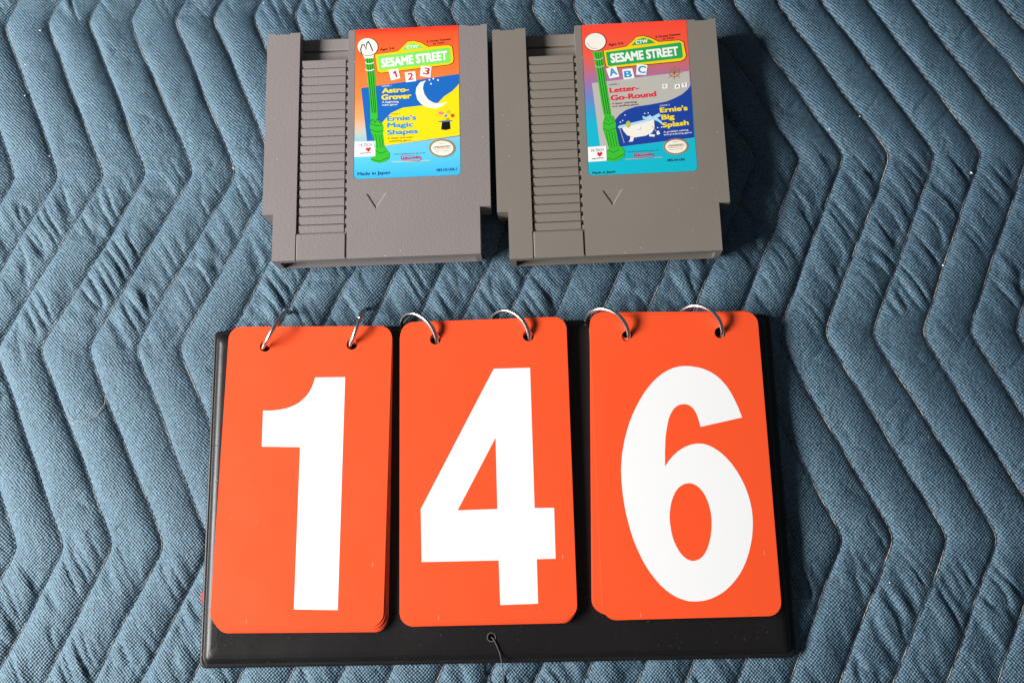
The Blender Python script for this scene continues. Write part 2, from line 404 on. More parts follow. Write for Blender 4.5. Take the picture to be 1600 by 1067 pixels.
('text','lettering','navy',7,'expressions',(1.97,8.9),(8.14,9.16),0.77,0.02),
('text','lettering','dark',3,'Licensed by Nintendo for play on the',(20.87,11.86),(36.99,12.15),0.56,0.0),
('line','logo_border','logored',5,0.33,[(24.73,8.83),(24.08,9.37),(23.98,10.14),(24.2,10.91),(24.92,11.4),(33.28,10.75),(33.92,10.21),(34.02,9.44),(33.8,8.67),(33.08,8.18),(24.73,8.83)]),
('text','lettering','logored',6,'Nintendo',(24.65,9.35),(33.36,9.67),1.2,0.04),
('line','rule','orange',3,0.25,[(19.31,8.13),(38.7,8.37)]),
('ell','seal','gold',5,(46.04,13.92),(6.7,-0.18),(-0.42,-4.72),30),
('ell','seal_centre','cream',6,(46.04,13.92),(5.52,-0.15),(-0.33,-3.73),0),
('text','lettering','gold',7,'Official',(44.6,16.04),(47.87,16.29),0.56,0.0),
('text','lettering','gold',7,'Nintendo',(42.59,13.8),(49.62,14.25),1.17,0.02),
('text','lettering','gold',7,'Seal of Quality',(42.47,12.0),(49.45,12.32),0.6,0.0),
('line','seal_border','gold',7,0.21,[(42.74,13.24),(41.97,13.6),(41.82,14.21),(42.39,14.8),(49.39,15.21),(50.17,14.93),(50.32,14.32),(49.73,13.65),(42.74,13.24)]),
('text','lettering','dark',3,'NES-HA-USA',(41.1,5.83),(50.23,5.92),1.36,0.015),
('text','lettering','dark',3,'Made in Japan',(1.91,0.71),(13.79,1.03),1.36,0.01),
]
DIGITS={
'1':[[(-22.3,105.9),(-19.8,105.8),(-17.5,105.9),(-15.3,106.1),(-13.2,106.4),(-11.2,106.8),(-9.3,107.3),(-7.6,108.0),(-6.0,108.7),(-4.4,109.6),(-3.1,110.6),(-1.8,111.8),(-0.6,113.0),(0.4,114.4),(1.3,115.8),(2.1,117.4),(2.7,119.1),(3.3,121.0),(3.7,122.9),(19.2,123.0),(20.2,7.8),(-1.4,8.0),(-2.3,87.2),(-21.9,87.5)]],
'4':[[(4.9,123.8),(23.4,123.7),(23.6,53.3),(33.2,53.1),(33.1,28.6),(23.9,28.6),(23.9,7.6),(5.6,7.4),(5.3,28.5),(-32.5,28.7),(-32.8,54.3)],[(5.1,88.7),(5.2,53.3),(-14.5,53.2)]],
'6':[[(31.0,95.7),(30.2,98.3),(29.4,100.9),(28.5,103.3),(27.6,105.6),(26.7,107.7),(25.6,109.8),(24.5,111.7),(23.2,113.5),(21.9,115.1),(20.5,116.6),(18.9,117.9),(17.3,119.1),(15.4,120.1),(13.5,121.0),(11.4,121.7),(9.2,122.2),(6.8,122.6),(4.2,122.8),(1.2,122.6),(-1.6,122.0),(-4.5,120.8),(-7.2,119.3),(-9.9,117.3),(-12.4,115.0),(-14.9,112.3),(-17.2,109.3),(-19.3,106.1),(-21.3,102.7),(-23.2,99.1),(-24.9,95.3),(-26.3,91.4),(-27.6,87.4),(-28.6,83.4),(-29.5,79.3),(-30.0,75.3),(-30.4,71.3),(-30.4,65.1),(-30.1,59.2),(-29.5,53.5),(-28.6,48.0),(-27.5,42.9),(-26.2,38.0),(-24.6,33.5),(-22.9,29.3),(-21.0,25.4),(-18.9,21.8),(-16.6,18.7),(-14.3,15.8),(-11.8,13.4),(-9.3,11.4),(-6.6,9.8),(-3.9,8.7),(-1.2,7.9),(1.6,7.7),(4.4,7.8),(7.0,8.1),(9.6,8.8),(12.0,9.8),(14.4,11.0),(16.6,12.4),(18.7,14.1),(20.7,16.0),(22.6,18.1),(24.3,20.3),(25.9,22.8),(27.3,25.4),(28.5,28.2),(29.6,31.1),(30.5,34.1),(31.3,37.2),(31.8,40.4),(32.2,43.7),(32.3,47.0),(32.2,50.3),(31.8,53.5),(31.2,56.7),(30.4,59.8),(29.4,62.7),(28.2,65.6),(26.9,68.3),(25.4,70.9),(23.9,73.2),(22.2,75.4),(20.4,77.4),(18.6,79.1),(16.7,80.5),(14.8,81.7),(12.9,82.6),(11.0,83.2),(9.1,83.4),(7.8,83.4),(6.6,83.3),(5.3,83.1),(4.1,82.8),(2.9,82.4),(1.8,82.0),(0.7,81.4),(-0.4,80.8),(-1.4,80.2),(-2.4,79.5),(-3.3,78.7),(-4.2,77.9),(-5.1,77.1),(-5.9,76.2),(-6.6,75.4),(-7.3,74.4),(-8.0,73.5),(-8.6,72.6),(-8.5,75.2),(-8.3,77.8),(-8.2,80.4),(-7.9,82.9),(-7.7,85.3),(-7.4,87.7),(-7.0,89.9),(-6.5,92.0),(-6.0,94.0),(-5.5,95.9),(-4.8,97.6),(-4.0,99.1),(-3.2,100.4),(-2.3,101.5),(-1.2,102.3),(-0.1,103.0),(1.1,103.3),(2.5,103.4),(3.3,103.4),(4.0,103.2),(4.7,103.0),(5.3,102.7),(5.8,102.3),(6.4,101.9),(6.8,101.4),(7.3,100.8),(7.7,100.1),(8.1,99.4),(8.4,98.7),(8.7,97.8),(9.0,96.9),(9.2,96.0),(9.5,95.0),(9.7,93.9),(9.9,92.8),(10.1,91.7)],[(2.6,64.1),(1.6,64.0),(0.6,63.9),(-0.3,63.5),(-1.2,63.1),(-2.0,62.5),(-2.8,61.9),(-3.5,61.1),(-4.2,60.2),(-4.8,59.2),(-5.3,58.2),(-5.8,57.1),(-6.3,55.9),(-6.7,54.6),(-7.1,53.3),(-7.3,52.0),(-7.6,50.6),(-7.8,49.2),(-7.9,47.8),(-7.9,45.8),(-7.8,44.0),(-7.6,42.2),(-7.4,40.4),(-7.1,38.7),(-6.7,37.1),(-6.2,35.6),(-5.6,34.2),(-5.0,32.9),(-4.4,31.7),(-3.7,30.6),(-2.9,29.6),(-2.2,28.8),(-1.3,28.1),(-0.5,27.5),(0.4,27.1),(1.3,26.8),(2.2,26.7),(3.1,26.8),(4.0,27.0),(4.8,27.3),(5.6,27.7),(6.4,28.3),(7.1,29.0),(7.8,29.8),(8.5,30.8),(9.1,31.8),(9.6,32.9),(10.1,34.1),(10.6,35.3),(11.0,36.7),(11.4,38.1),(11.7,39.6),(12.0,41.1),(12.2,42.7),(12.3,44.3),(12.4,45.9),(12.4,47.5),(12.3,49.1),(12.1,50.7),(11.8,52.3),(11.5,53.7),(11.1,55.2),(10.6,56.5),(10.1,57.8),(9.5,59.0),(8.8,60.1),(8.1,61.0),(7.3,61.9),(6.5,62.6),(5.6,63.2),(4.6,63.7),(3.7,64.0)]],
}
# ------------------------------------------------------------------ quilted blanket (the surface)
rng = np.random.default_rng(7)
SHEAR = -0.0125                                     # rows of stitching run a little downhill
def known(pairs):
    i = np.array([p[0] for p in pairs], float); x = np.array([p[1] for p in pairs], float)
    return i, x
ROW_A = known([(1, -284.5), (2, -259.7), (3, -235), (4, -211), (5, -185), (6, -162.3), (20, 154.5), (21, 179.3), (22, 204), (23, 227), (24, 251.5), (25, 274)])
ROW_B = known([(0, -269), (1, -244.3), (2, -219.3), (3, -195.1), (4, -169.5), (5, -146.5), (18, 161.6), (19, 184.7), (20, 209.3), (21, 233.5), (22, 257.7)])
ROW_C = known([(3, -247.4), (4, -222.1), (5, -195.5), (6, -172.2), (20, 165.4), (21, 190.2), (22, 214.6), (23, 239.3), (24, 262.3)])
ROW_D = known([(1, -250.9), (2, -226), (3, -200.4), (4, -175.3), (18, 166.2), (19, 191.3), (20, 216.4), (21, 240.6)])
I0, I1 = -16, 42
IDX = np.arange(I0, I1 + 1)
def full_row(row):
    i, x = row
    y = np.interp(IDX, i, x)
    y = np.where(IDX < i[0], x[0] + (IDX - i[0]) * 24.6, y)
    return np.where(IDX > i[-1], x[-1] + (IDX - i[-1]) * 24.6, y)
rA, rB, rC, rD = (full_row(r) for r in (ROW_A, ROW_B, ROW_C, ROW_D))
ROWS = [(470, rA + 47), (368, rA), (266, rA + 48), (169, rA), (74.5, rB), (-23.2, rC), (-126.5, rD),
        (-230, rD - 50), (-333, rD - 2), (-436, rD - 50), (-540, rD)]
RY = np.array([r[0] for r in ROWS][::-1]); RX = np.array([r[1] for r in ROWS][::-1])     # ascending y
jit = rng.normal(0, 0.45, RX.shape); RX = RX + jit
def seam_x(yp):
    """x (mm) of every stitch line at sheared height yp (mm), turns slightly rounded"""
    acc = 0
    for d, w in ((-5, .2), (0, .6), (5, .2)):
        y = np.clip(yp + d, RY[0], RY[-1]); k = min(np.searchsorted(RY, y, 'right') - 1, len(RY) - 2)
        t = (y - RY[k]) / (RY[k + 1] - RY[k]); acc = acc + w * (RX[k] * (1 - t) + RX[k + 1] * t)
    return acc + 0.35 * np.sin(yp / 17.0 + IDX * 2.1) + 0.2 * np.sin(yp / 6.3 + IDX * 4.7)

TAB = {}
def vnoise(x, y, seed):
    t = TAB.setdefault(seed, None)
    if t is None: t = TAB[seed] = np.random.default_rng(seed).random((256, 256))
    xi = np.floor(x).astype(int); yi = np.floor(y).astype(int)
    fx = x - xi; fy = y - yi
    fx = fx * fx * fx * (fx * (fx * 6 - 15) + 10); fy = fy * fy * fy * (fy * (fy * 6 - 15) + 10)
    a = t[xi & 255, yi & 255]; b = t[(xi + 1) & 255, yi & 255]; c = t[xi & 255, (yi + 1) & 255]; d = t[(xi + 1) & 255, (yi + 1) & 255]
    return (a * (1 - fx) + b * fx) * (1 - fy) + (c * (1 - fx) + d * fx) * fy

def axis(lo, a, b, hi, fine, coarse):
    return np.concatenate([np.arange(lo, a, coarse), np.arange(a, b, fine), np.arange(b, hi + coarse, coarse)])
GX = axis(-520, -305, 310, 520, 0.85, 4.0)
GY = axis(-430, -215, 195, 400, 0.85, 4.0)
def quilt_height(X, Y, U, seg_down_left):
    fr = U - np.floor(U); ch = np.floor(U)
    s = np.maximum(np.sin(np.pi * fr), .055)
    depth = 4.0 + 1.2 * (vnoise(X / 40 + 9, Y / 40 + 5, 1) - .5) * 2
    h = -depth * (1 - np.clip(s, 0, 1) ** 0.33)
    # puckers: short folds that cross the channels, strongest on the legs that run down to the left
    n1 = np.stack([X * .86 + Y * .50, -X * .50 + Y * .86])         # along / across for '\' folds
    a1 = vnoise(n1[0] / 5.6 + ch * 7.3 + .5 * vnoise(X / 18, Y / 18, 21), n1[1] / 34 + ch * 3.1, 2); a1 = 1 - np.abs(2 * a1 - 1)
    m1 = np.clip((vnoise(X / 30 + ch * 5, Y / 26, 3) - .15) * 1.8, 0, 1)
    f1 = -(np.clip(a1 - .42, 0, 1) / .58) ** 1.6 * m1
    a1b = vnoise(n1[0] / 3.4 + ch * 2.9, n1[1] / 17 + ch * 5.7, 12); 
    n2 = np.stack([X * .72 - Y * .69, X * .69 + Y * .72])
    a2 = vnoise(n2[0] / 6.5 + ch * 4.1, n2[1] / 15 + ch * 1.7, 4); a2 = 1 - np.abs(2 * a2 - 1)
    m2 = np.clip((vnoise(X / 20 + ch * 3, Y / 20 + 40, 5) - .45) * 2.5, 0, 1)
    f2 = -(np.clip(a2 - .6, 0, 1) / .4) ** 1.4 * m2
    w = np.clip(s * 1.5, 0, 1)
    h = h + w * (1.6 * f1 * seg_down_left + .9 * (a1b - .5) * seg_down_left * m1 + .6 * f2 * (1 - .8 * seg_down_left))
    h = h + 0.8 * (vnoise(X / 15, Y / 15, 6) - .5) * w + .35 * (vnoise(X / 8 + Y / 30, Y / 8, 16) - .5) * w + 0.14 * (vnoise(X / 5, Y / 5, 8) - .5) * w
    return h
def settle(h, X, Y):
    """flatten what lies under the board and the cartridges"""
    lim = np.full_like(h, 1.5)
    for x0, x1, y0, y1 in ((-154, 140, -184, -12), (-126, -3, 18, 149), (-2, 120, 15, 147)):
        d = np.maximum(np.maximum(x0 - X, X - x1), np.maximum(y0 - Y, Y - y1))
        lim = np.minimum(lim, -0.15 + np.clip(d, 0, 30) * 0.12)
    return np.minimum(h, lim)
def down_left(yp):
    k = np.searchsorted(RY, yp, 'right') - 1
    w = 0
    for d in (-9, 0, 9):
        k = np.clip(np.searchsorted(RY, yp + d, 'right') - 1, 0, len(RY) - 2)
        w += (RX[k + 1, 20] > RX[k, 20]) * 1.0           # upper end further right = leg runs down to the left
    return w / 3

def build_blanket():
    nx, ny = len(GX), len(GY)
    X = np.tile(GX, (ny, 1)); YP = np.tile(GY[:, None], (1, nx)); Y = YP + SHEAR * X
    U = np.stack([np.interp(GX, seam_x(y), IDX) for y in GY])
    DL = np.tile(np.array([down_left(y) for y in GY])[:, None], (1, nx))
    H = settle(quilt_height(X, Y, U, DL), X, Y)
    co = np.stack([X, Y, H], -1).reshape(-1, 3) * MM
    q = np.arange(nx * ny).reshape(ny, nx)
    F = np.stack([q[:-1, :-1], q[:-1, 1:], q[1:, 1:], q[1:, :-1]], -1).reshape(-1, 4)
    me = bpy.data.meshes.new('blanket')
    me.vertices.add(len(co)); me.vertices.foreach_set('co', co.ravel().astype(np.float32))
    me.loops.add(F.size); me.loops.foreach_set('vertex_index', F.ravel().astype(np.int32))
    me.polygons.add(len(F)); me.polygons.foreach_set('loop_start', np.arange(0, F.size, 4, dtype=np.int32))
    me.polygons.foreach_set('loop_total', np.full(len(F), 4, dtype=np.int32))
    me.update(calc_edges=True); smooth(me)
    return me

def blanket_material():
    m, nt, b = new_mat('quilt_cotton', (.1, .2, .3), .64, .9)
    co = obj_coord(nt)
    warp = N(nt, 'ShaderNodeTexNoise'); warp.inputs['Scale'].default_value = 55; warp.inputs['Detail'].default_value = 2
    nt.links.new(co, warp.inputs['Vector'])
    vm = N(nt, 'ShaderNodeVectorMath', operation='MULTIPLY_ADD')
    nt.links.new(warp.outputs['Color'], vm.inputs[0]); vm.inputs[1].default_value = (.0032, .0032, 0); nt.links.new(co, vm.inputs[2])
    sep = N(nt, 'ShaderNodeSeparateXYZ'); nt.links.new(vm.outputs[0], sep.inputs[0])
    P = 2 * math.pi / 0.00178
    sx = math_node(nt, 'SINE', math_node(nt, 'MULTIPLY', sep.outputs[0], P))
    sy = math_node(nt, 'SINE', math_node(nt, 'MULTIPLY', sep.outputs[1], P * 0.93))
    weave = math_node(nt, 'MULTIPLY_ADD', math_node(nt, 'MULTIPLY', sx, sy), .5); weave.node.inputs[2].default_value = .5
    fuzz = noise(nt, co, 620, 3)
    wv = math_node(nt, 'MULTIPLY_ADD', math_node(nt, 'SUBTRACT', fuzz, .5), 1.8); nt.links.new(weave, wv.node.inputs[2])
    big = noise(nt, co, 9, 4)
    light = mix(nt, ramp(nt, big, [(.36, (0, 0, 0)), (.64, (1, 1, 1))]), (.040, .096, .156, 1), (.058, .128, .190, 1))
    dark = (.008, .020, .040, 1)
    col = mix(nt, ramp(nt, wv, [(.20, (0, 0, 0)), (.68, (1, 1, 1))]), dark, light)
    nt.links.new(col, b.inputs['Base Color'])
    b.inputs['IOR'].default_value = 1.60
    b.inputs['Specular Tint'].default_value = (.72, .92, 1, 1)
    bump(nt, b, wv, .00037, .85)
    return m

M_BLANKET = blanket_material()
blanket = link_obj('quilted_blanket', build_blanket(), None, [M_BLANKET])
blanket['kind'] = 'structure'

def thread_material(name, a, b_):
    m, nt, b = new_mat(name, a, .7, .3)
    n = noise(nt, obj_coord(nt), 70, 2)
    nt.links.new(ramp(nt, n, [(.47, a), (.64, b_)]), b.inputs['Base Color'])
    return m
M_THREAD = thread_material('quilting_thread', (.035, .025, .035), (.50, .43, .36))

def build_seams():
    ys = np.arange(-420, 392, 3.4)
    SX = np.stack([seam_x(y) for y in ys])               # rows y, columns line
    TS = np.array([.06, .5, .94])
    YP = ys[:-1, None] + TS[None] * np.diff(ys)[:, None]
    for c, i in enumerate(IDX):
        V = []; Fc = []
        XS = SX[:-1, c, None] * (1 - TS) + SX[1:, c, None] * TS
        YS = YP + SHEAR * XS
        ZS = settle(quilt_height(XS, YS, np.full(XS.shape, float(i)), 0), XS, YS)
        for k in range(len(ys) - 1):
            p = []
            for q in range(3):
                x, y, z = XS[k, q], YS[k, q], ZS[k, q]
                if abs(x) > 500: break
                p.append((x * MM, y * MM, (z + (.42 if q == 1 else .05)) * MM))
            if len(p) < 3: continue
            v, f = tube(p, .00017, 4, False); o = len(V); V += v; Fc += [tuple(o + q for q in g) for g in f]
        if V: link_obj('seam_thread', mesh_from('seam_thread', V, Fc), blanket, [M_THREAD])
build_seams()

# ------------------------------------------------------------------ display board
def vinyl_material():
    m, nt, b = new_mat('black_vinyl', (.009, .008, .008), .36, .32)
    co = obj_coord(nt)
    sp = ramp(nt, noise(nt, co, 700, 2), [(.73, (0, 0, 0)), (.76, (1, 1, 1))])
    spf = math_node(nt, 'MULTIPLY', sp, .10)
    nt.links.new(mix(nt, spf, (.009, .008, .008, 1), (.5, .47, .42, 1)), b.inputs['Base Color'])
    nt.links.new(math_node(nt, 'MULTIPLY_ADD', noise(nt, co, 25, 4), .22), b.inputs['Roughness'])
    b.inputs['Roughness'].links[0].from_node.inputs[2].default_value = .27
    v = N(nt, 'ShaderNodeTexVoronoi', feature='DISTANCE_TO_EDGE'); v.inputs['Scale'].default_value = 55
    wn = N(nt, 'ShaderNodeTexNoise'); wn.inputs['Scale'].default_value = 30; wn.inputs['Detail'].default_value = 4; nt.links.new(co, wn.inputs['Vector'])
    vm = N(nt, 'ShaderNodeVectorMath', operation='MULTIPLY_ADD'); nt.links.new(wn.outputs['Color'], vm.inputs[0]); vm.inputs[1].default_value = (.03, .03, .03); nt.links.new(co, vm.inputs[2])
    nt.links.new(vm.outputs[0], v.inputs['Vector'])
    crease = ramp(nt, v.outputs['Distance'], [(0, (0, 0, 0)), (.03, (1, 1, 1))])
    pat = ramp(nt, noise(nt, co, 16, 2), [(.55, (0, 0, 0)), (.68, (1, 1, 1))])
    cr = math_node(nt, 'MULTIPLY', math_node(nt, 'SUBTRACT', 1, crease), pat)
    h = math_node(nt, 'MULTIPLY_ADD', noise(nt, co, 1100, 2), .35); nt.links.new(math_node(nt, 'MULTIPLY_ADD', cr, -.8), h.node.inputs[2])
    hb = math_node(nt, 'ADD', h, math_node(nt, 'MULTIPLY', noise(nt, co, 60, 3), 2.2))
    bump(nt, b, hb, .00009, 1)
    return m
M_VINYL = vinyl_material()
HOLES = [(-124.3, -25.2), (-78.7, -25.2), (-34.5, -23.6), (13.3, -23.6), (63.9, -25.2), (111.2, -25.0)]
def build_board():
    root = tag(empty('display_board', (-.0075, -.184, 0), .0), 'black vinyl board carrying the three stacks of orange number cards', 'board')
    W, H = 290.5, 170.0
    prof = [(1.2, 0.0), (.2, .3), (0, .9), (.25, 1.5), (.7, 1.8), (1.5, 1.85), (1.9, 1.7), (2.3, 2.0), (2.8, 2.9), (3.6, 3.8), (4.8, 4.45), (6.6, 4.85), (9.5, 5.0)]
    rings = []
    for d, z in prof:
        r = max(.8, 3.2 - d * .15)
        rings.append((z, rounded(-W / 2 + d, W / 2 - d, d, H - d, r, 5)))
    v, f = prism(rings)
    cut = []
    for x, y, r in [(hx + 7.5, hy + 184, 3.2) for hx, hy in HOLES] + [(-1.0, 12.4, 1.9)]:
        c = [(x + r * math.cos(a * math.pi / 8), y + r * math.sin(a * math.pi / 8)) for a in range(16)]
        cut.append(prism([(-2, c), (8, c)]))
    me = carve(mesh_from('cover', v, f), cut)
    for p in me.polygons: p.use_smooth = len(p.vertices) == 4 and p.area < 4e-4
    link_obj('cover', me, root, [M_VINYL])
    eye = []
    ring = [(-1 + 2.0 * math.cos(a * math.pi / 8), 12.4 + 2.0 * math.sin(a * math.pi / 8)) for a in range(17)]
    v, f = tube([(x * MM, y * MM, 5.0 * MM) for x, y in ring], .00028, 5, False)
    m, nt, b = new_mat('frayed_edge', (.10, .09, .085), .8, .2)
    link_obj('hole_rim', mesh_from('hole_rim', v, f), root, [m])
    return root
build_board()

# ------------------------------------------------------------------ number cards
def card_material(name, col):
    m, nt, b = new_mat(name, col, .34, .42)
    co = obj_coord(nt)
    r = math_node(nt, 'MULTIPLY_ADD', noise(nt, co, 45, 4), .16); r.node.inputs[2].default_value = .27
    nt.links.new(r, b.inputs['Roughness'])
    c2 = tuple(min(1, c * 1.05 + .004) for c in col[:3]) + (1,)
    base = mix(nt, noise(nt, co, 20, 3), tuple(col[:3]) + (1,), c2)
    st = N(nt, 'ShaderNodeMapping'); st.inputs['Scale'].default_value = (1, .16, 1); st.inputs['Rotation'].default_value = (0, 0, .6)
    nt.links.new(co, st.inputs['Vector'])
    scuff = ramp(nt, noise(nt, st.outputs[0], 420, 2), [(.745, (0, 0, 0)), (.775, (1, 1, 1))])
    nt.links.new(mix(nt, math_node(nt, 'MULTIPLY', scuff, .28), base, (.75, .62, .56, 1)), b.inputs['Base Color'])
    bump(nt, b, noise(nt, co, 420, 3), .00002, .5)
    return m
M_ORANGE = card_material('orange_card', (.83, .080, .019))
M_WHITE = card_material('white_print', (.80, .80, .81))
M_EDGE = card_material('card_edge', (.85, .34, .22))
CW, CH = 85.3, 149.8
def circle(x, y, r, n=20):
    return [(x + r * math.cos(2 * math.pi * k / n), y + r * math.sin(2 * math.pi * k / n)) for k in range(n)]
def card_mesh(holes, hr):
    me = sheet_with_holes('card', [rounded(-CW / 2, CW / 2, 0, CH, 6.5, 7)] + [circle(x, y, hr) for x, y in holes], 0, .40)
    me.materials.append(M_ORANGE); me.materials.append(M_EDGE)
    for p in me.polygons:
        if abs(p.normal.z) < .5: p.material_index = 1
    return me
DECKS = [
    ('1', (-103.4, -164.6), -.0255, [(-23.2, 139.4), (22.0, 140.2)],
     [(.7, -1.1, .004), (1.2, -1.6, .010), (1.7, -2.4, .012), (1.0, -1.0, .008), (2.1, -3.1, .014), (1.3, -1.7, .009), (.8, -.9, .006)]),
    ('4', (-9.3, -163.9), .004, [(-24.8, 140.4), (23.0, 140.4)],
     [(-.4, -1.0, -.001), (-.2, -.7, .002), (-1.0, -1.7, -.002), (-.3, -1.1, .0), (-.6, -1.9, -.001), (.2, -.6, .003), (-.4, -1.3, .0)]),
    ('6', (88.2, -164.4), .0065, [(-23.7, 139.3), (23.3, 139.3)],
     [(-4.6, 1.5, -.0335), (-5.0, 1.7, -.0365), (-.6, .6, -.005), (-5.3, 1.8, -.038), (-4.8, 1.6, -.035), (1.0, 1.0, .008), (-5.1, 1.7, -.037)]),
]
BOARD_TOP = 5.05
def build_decks():
    for num, (ox, oy), rot, holes, under in DECKS:
        top_me = card_mesh(holes, 2.9); low_me = card_mesh(holes, 3.3)
        n = len(under) + 1
        for k in range(n):
            z = BOARD_TOP + (n - 1 - k) * .5
            if k == 0:
                r = tag(empty('number_card', (ox * MM, oy * MM, z * MM), rot),
                        'orange number card with rounded corners printed with a large white %s' % {'1': 'one', '4': 'four', '6': 'six'}[num], 'number card', 'top cards of the three stacks')
                link_obj('card_sheet', top_me, r)
                dm = sheet_with_holes('numeral', DIGITS[num], .405, .425)
                link_obj('numeral', dm, r, [M_WHITE])
            else:
                dx, dy, dr = under[k - 1]
                o = link_obj('number_card', low_me)
                o.location = ((ox + dx) * MM, (oy + dy) * MM, z * MM); o.rotation_euler = (0, 0, rot + dr)
                tag(o, 'plain orange card stacked beneath the card showing a white %s' % {'1': 'one', '4': 'four', '6': 'six'}[num], 'number card', 'cards stacked under the %s' % {'1': 'one', '4': 'four', '6': 'six'}[num])

# ------------------------------------------------------------------ binder rings
M_STEEL, nt_, b_ = new_mat('nickel_wire', (.70, .68, .68), .22, .5, 1.0)
bump(nt_, b_, noise(nt_, obj_coord(nt_), 350, 2), .00003, .6)
def arc_tube(c, e1, e2, R, r, a0, a1, n=56, sides=10):
    V = []; F = []
    closed = abs(a1 - a0 - 2 * math.pi) < 1e-6
    nn = n if closed else n + 1
    nrm = e1.cross(e2)
    for i in range(nn):
        a = a0 + (a1 - a0) * i / n; d = e1 * math.cos(a) + e2 * math.sin(a)
        for k in range(sides):
            t = 2 * math.pi * k / sides
            V.append(tuple(c + d * (R + r * math.cos(t)) + nrm * (r * math.sin(t))))
    for i in range(n):
        for k in range(sides):
            a = i * sides; b = ((i + 1) % nn) * sides; k2 = (k + 1) % sides
            F.append((a + k, b + k, b + k2, a + k2))
    if not closed:
        F.append(tuple(range(sides))); F.append(tuple(n * sides + k for k in range(sides - 1, -1, -1)))
    me = fix_normals(mesh_from('ring', V, F)); smooth(me); return me
RINGS = [  # hole, far end beyond the board edge, lean (deg, towards the right of the hole->edge line), sleeve angle, label
    ((-124.0, -25.6), (-113.0, -5.6), 14, 15, 'metal ring through the hole of the card marked one, next to the board corner'),
    ((-78.6, -25.4), (-71.8, -6.2), 12, 62, 'metal ring with hinge sleeve in the card marked one, beside the four'),
    ((-34.0, -24.0), (-49.5, -9.8), 38, 250, 'curved metal ring through the hole of the card marked four, beside the one'),
    ((13.7, -23.9), (-1.2, -9.6), 40, 250, 'curved metal ring through the hole of the card marked four, beside the six'),
    ((64.3, -25.4), (46.3, -11.2), 38, 250, 'curved metal ring through the hole of the card marked six, beside the four'),
    ((111.6, -25.2), (94.3, -11.0), 38, 250, 'curved metal ring through the card marked six, at the board corner'),
]
def build_rings():
    for (hx, hy), (ex, ey), lean, sl, label in RINGS:
        A = Vector((hx, hy, 8.6)) * MM; B = Vector((ex, ey, 7.2)) * MM
        ch = B - A; L = ch.length; e1 = ch.normalized()
        side = Vector((e1.y, -e1.x, 0)).normalized()
        up = (side.cross(e1)).normalized()
        a = math.radians(lean); e2 = (up * math.cos(a) + side * math.sin(a)).normalized()
        R = max(.0122, L / 2 + .0010)
        c = (A + B) / 2 - e2 * math.sqrt(R * R - L * L / 4)
        root = tag(empty('binder_ring', tuple(c)), label, 'ring', 'metal rings along the top of the number cards')
        z = Vector((0, 0, 0))
        link_obj('wire_loop', arc_tube(z, -e1, e2, R, .00106, 0, 2 * math.pi), root, [M_STEEL])
        s = math.radians(sl)
        # angle runs from the hole side (0) over the top (90) to the far side (180)
        a0 = math.pi - s if sl < 180 else s
        link_obj('hinge_sleeve', arc_tube(z, -e1, e2, R, .00165, a0 - .22, a0 + .22, 10), root, [M_STEEL])

# ------------------------------------------------------------------ game cartridges
def plastic_material(name, col, grain):
    m, nt, b = new_mat(name, col, .46, .45)
    co = obj_coord(nt)
    base = mix(nt, noise(nt, co, 30, 4), tuple(c * .93 for c in col[:3]) + (1,), tuple(c * 1.07 for c in col[:3]) + (1,))
    sp = math_node(nt, 'MULTIPLY', ramp(nt, noise(nt, co, 520, 1), [(.775, (0, 0, 0)), (.80, (1, 1, 1))]), .5)
    nt.links.new(mix(nt, sp, base, (.6, .57, .52, 1)), b.inputs['Base Color'])
    g = noise(nt, co, 900, 2)
    bump(nt, b, g, grain * .00012, .8)
    return m

PAL = {k: srgb(*v) for k, v in dict(
    blue=(28, 104, 190), yellow=(252, 222, 22), green=(60, 190, 50), darkgreen=(16, 88, 30), cream=(244, 238, 226),
    black=(22, 22, 24), dark=(50, 34, 34), signyellow=(250, 208, 16), palegreen=(128, 226, 96), signgreen=(36, 168, 84),
    white=(246, 244, 240), red=(214, 40, 52), crimson=(222, 36, 58), lemon=(252, 224, 40), cyan=(34, 150, 214), navy=(34, 60, 130),
    gold=(160, 128, 80), logored=(206, 50, 90), pink=(240, 130, 150), olive=(188, 196, 70), brick=(206, 80, 30), orange=(240, 140, 40),
    teal=(40, 120, 150), lightgrey=(188, 184, 176), royal=(30, 66, 156), paleblue=(176, 220, 240), brown=(176, 120, 90)).items()}
INK = {}
def ink(c):
    if c not in INK:
        m, nt, b = new_mat('ink_' + c, tuple(v * .92 for v in PAL[c][:3]), .33, .4)
        INK[c] = m
    return INK[c]
def gradient_paper(name, stops):
    m, nt, b = new_mat(name, (1, 1, 1), .32, .4)
    sep = N(nt, 'ShaderNodeSeparateXYZ'); nt.links.new(obj_coord(nt), sep.inputs[0])
    v = math_node(nt, 'SUBTRACT', 1, math_node(nt, 'DIVIDE', sep.outputs[1], .0865))
    nt.links.new(ramp(nt, v, [(p, tuple(x * .92 for x in srgb(*c)[:3])) for p, c in stops]), b.inputs['Base Color'])
    return m
LZ = .20; DZ = .022
def ref_cap():
    c = bpy.data.curves.new('cap', 'FONT'); c.body = 'H'
    o = bpy.data.objects.new('cap', c); COL.objects.link(o)
    me = bpy.data.meshes.new_from_object(o.evaluated_get(bpy.context.evaluated_depsgraph_get()))
    h = max(v.co.y for v in me.vertices); bpy.data.objects.remove(o); return h
CAP = ref_cap()
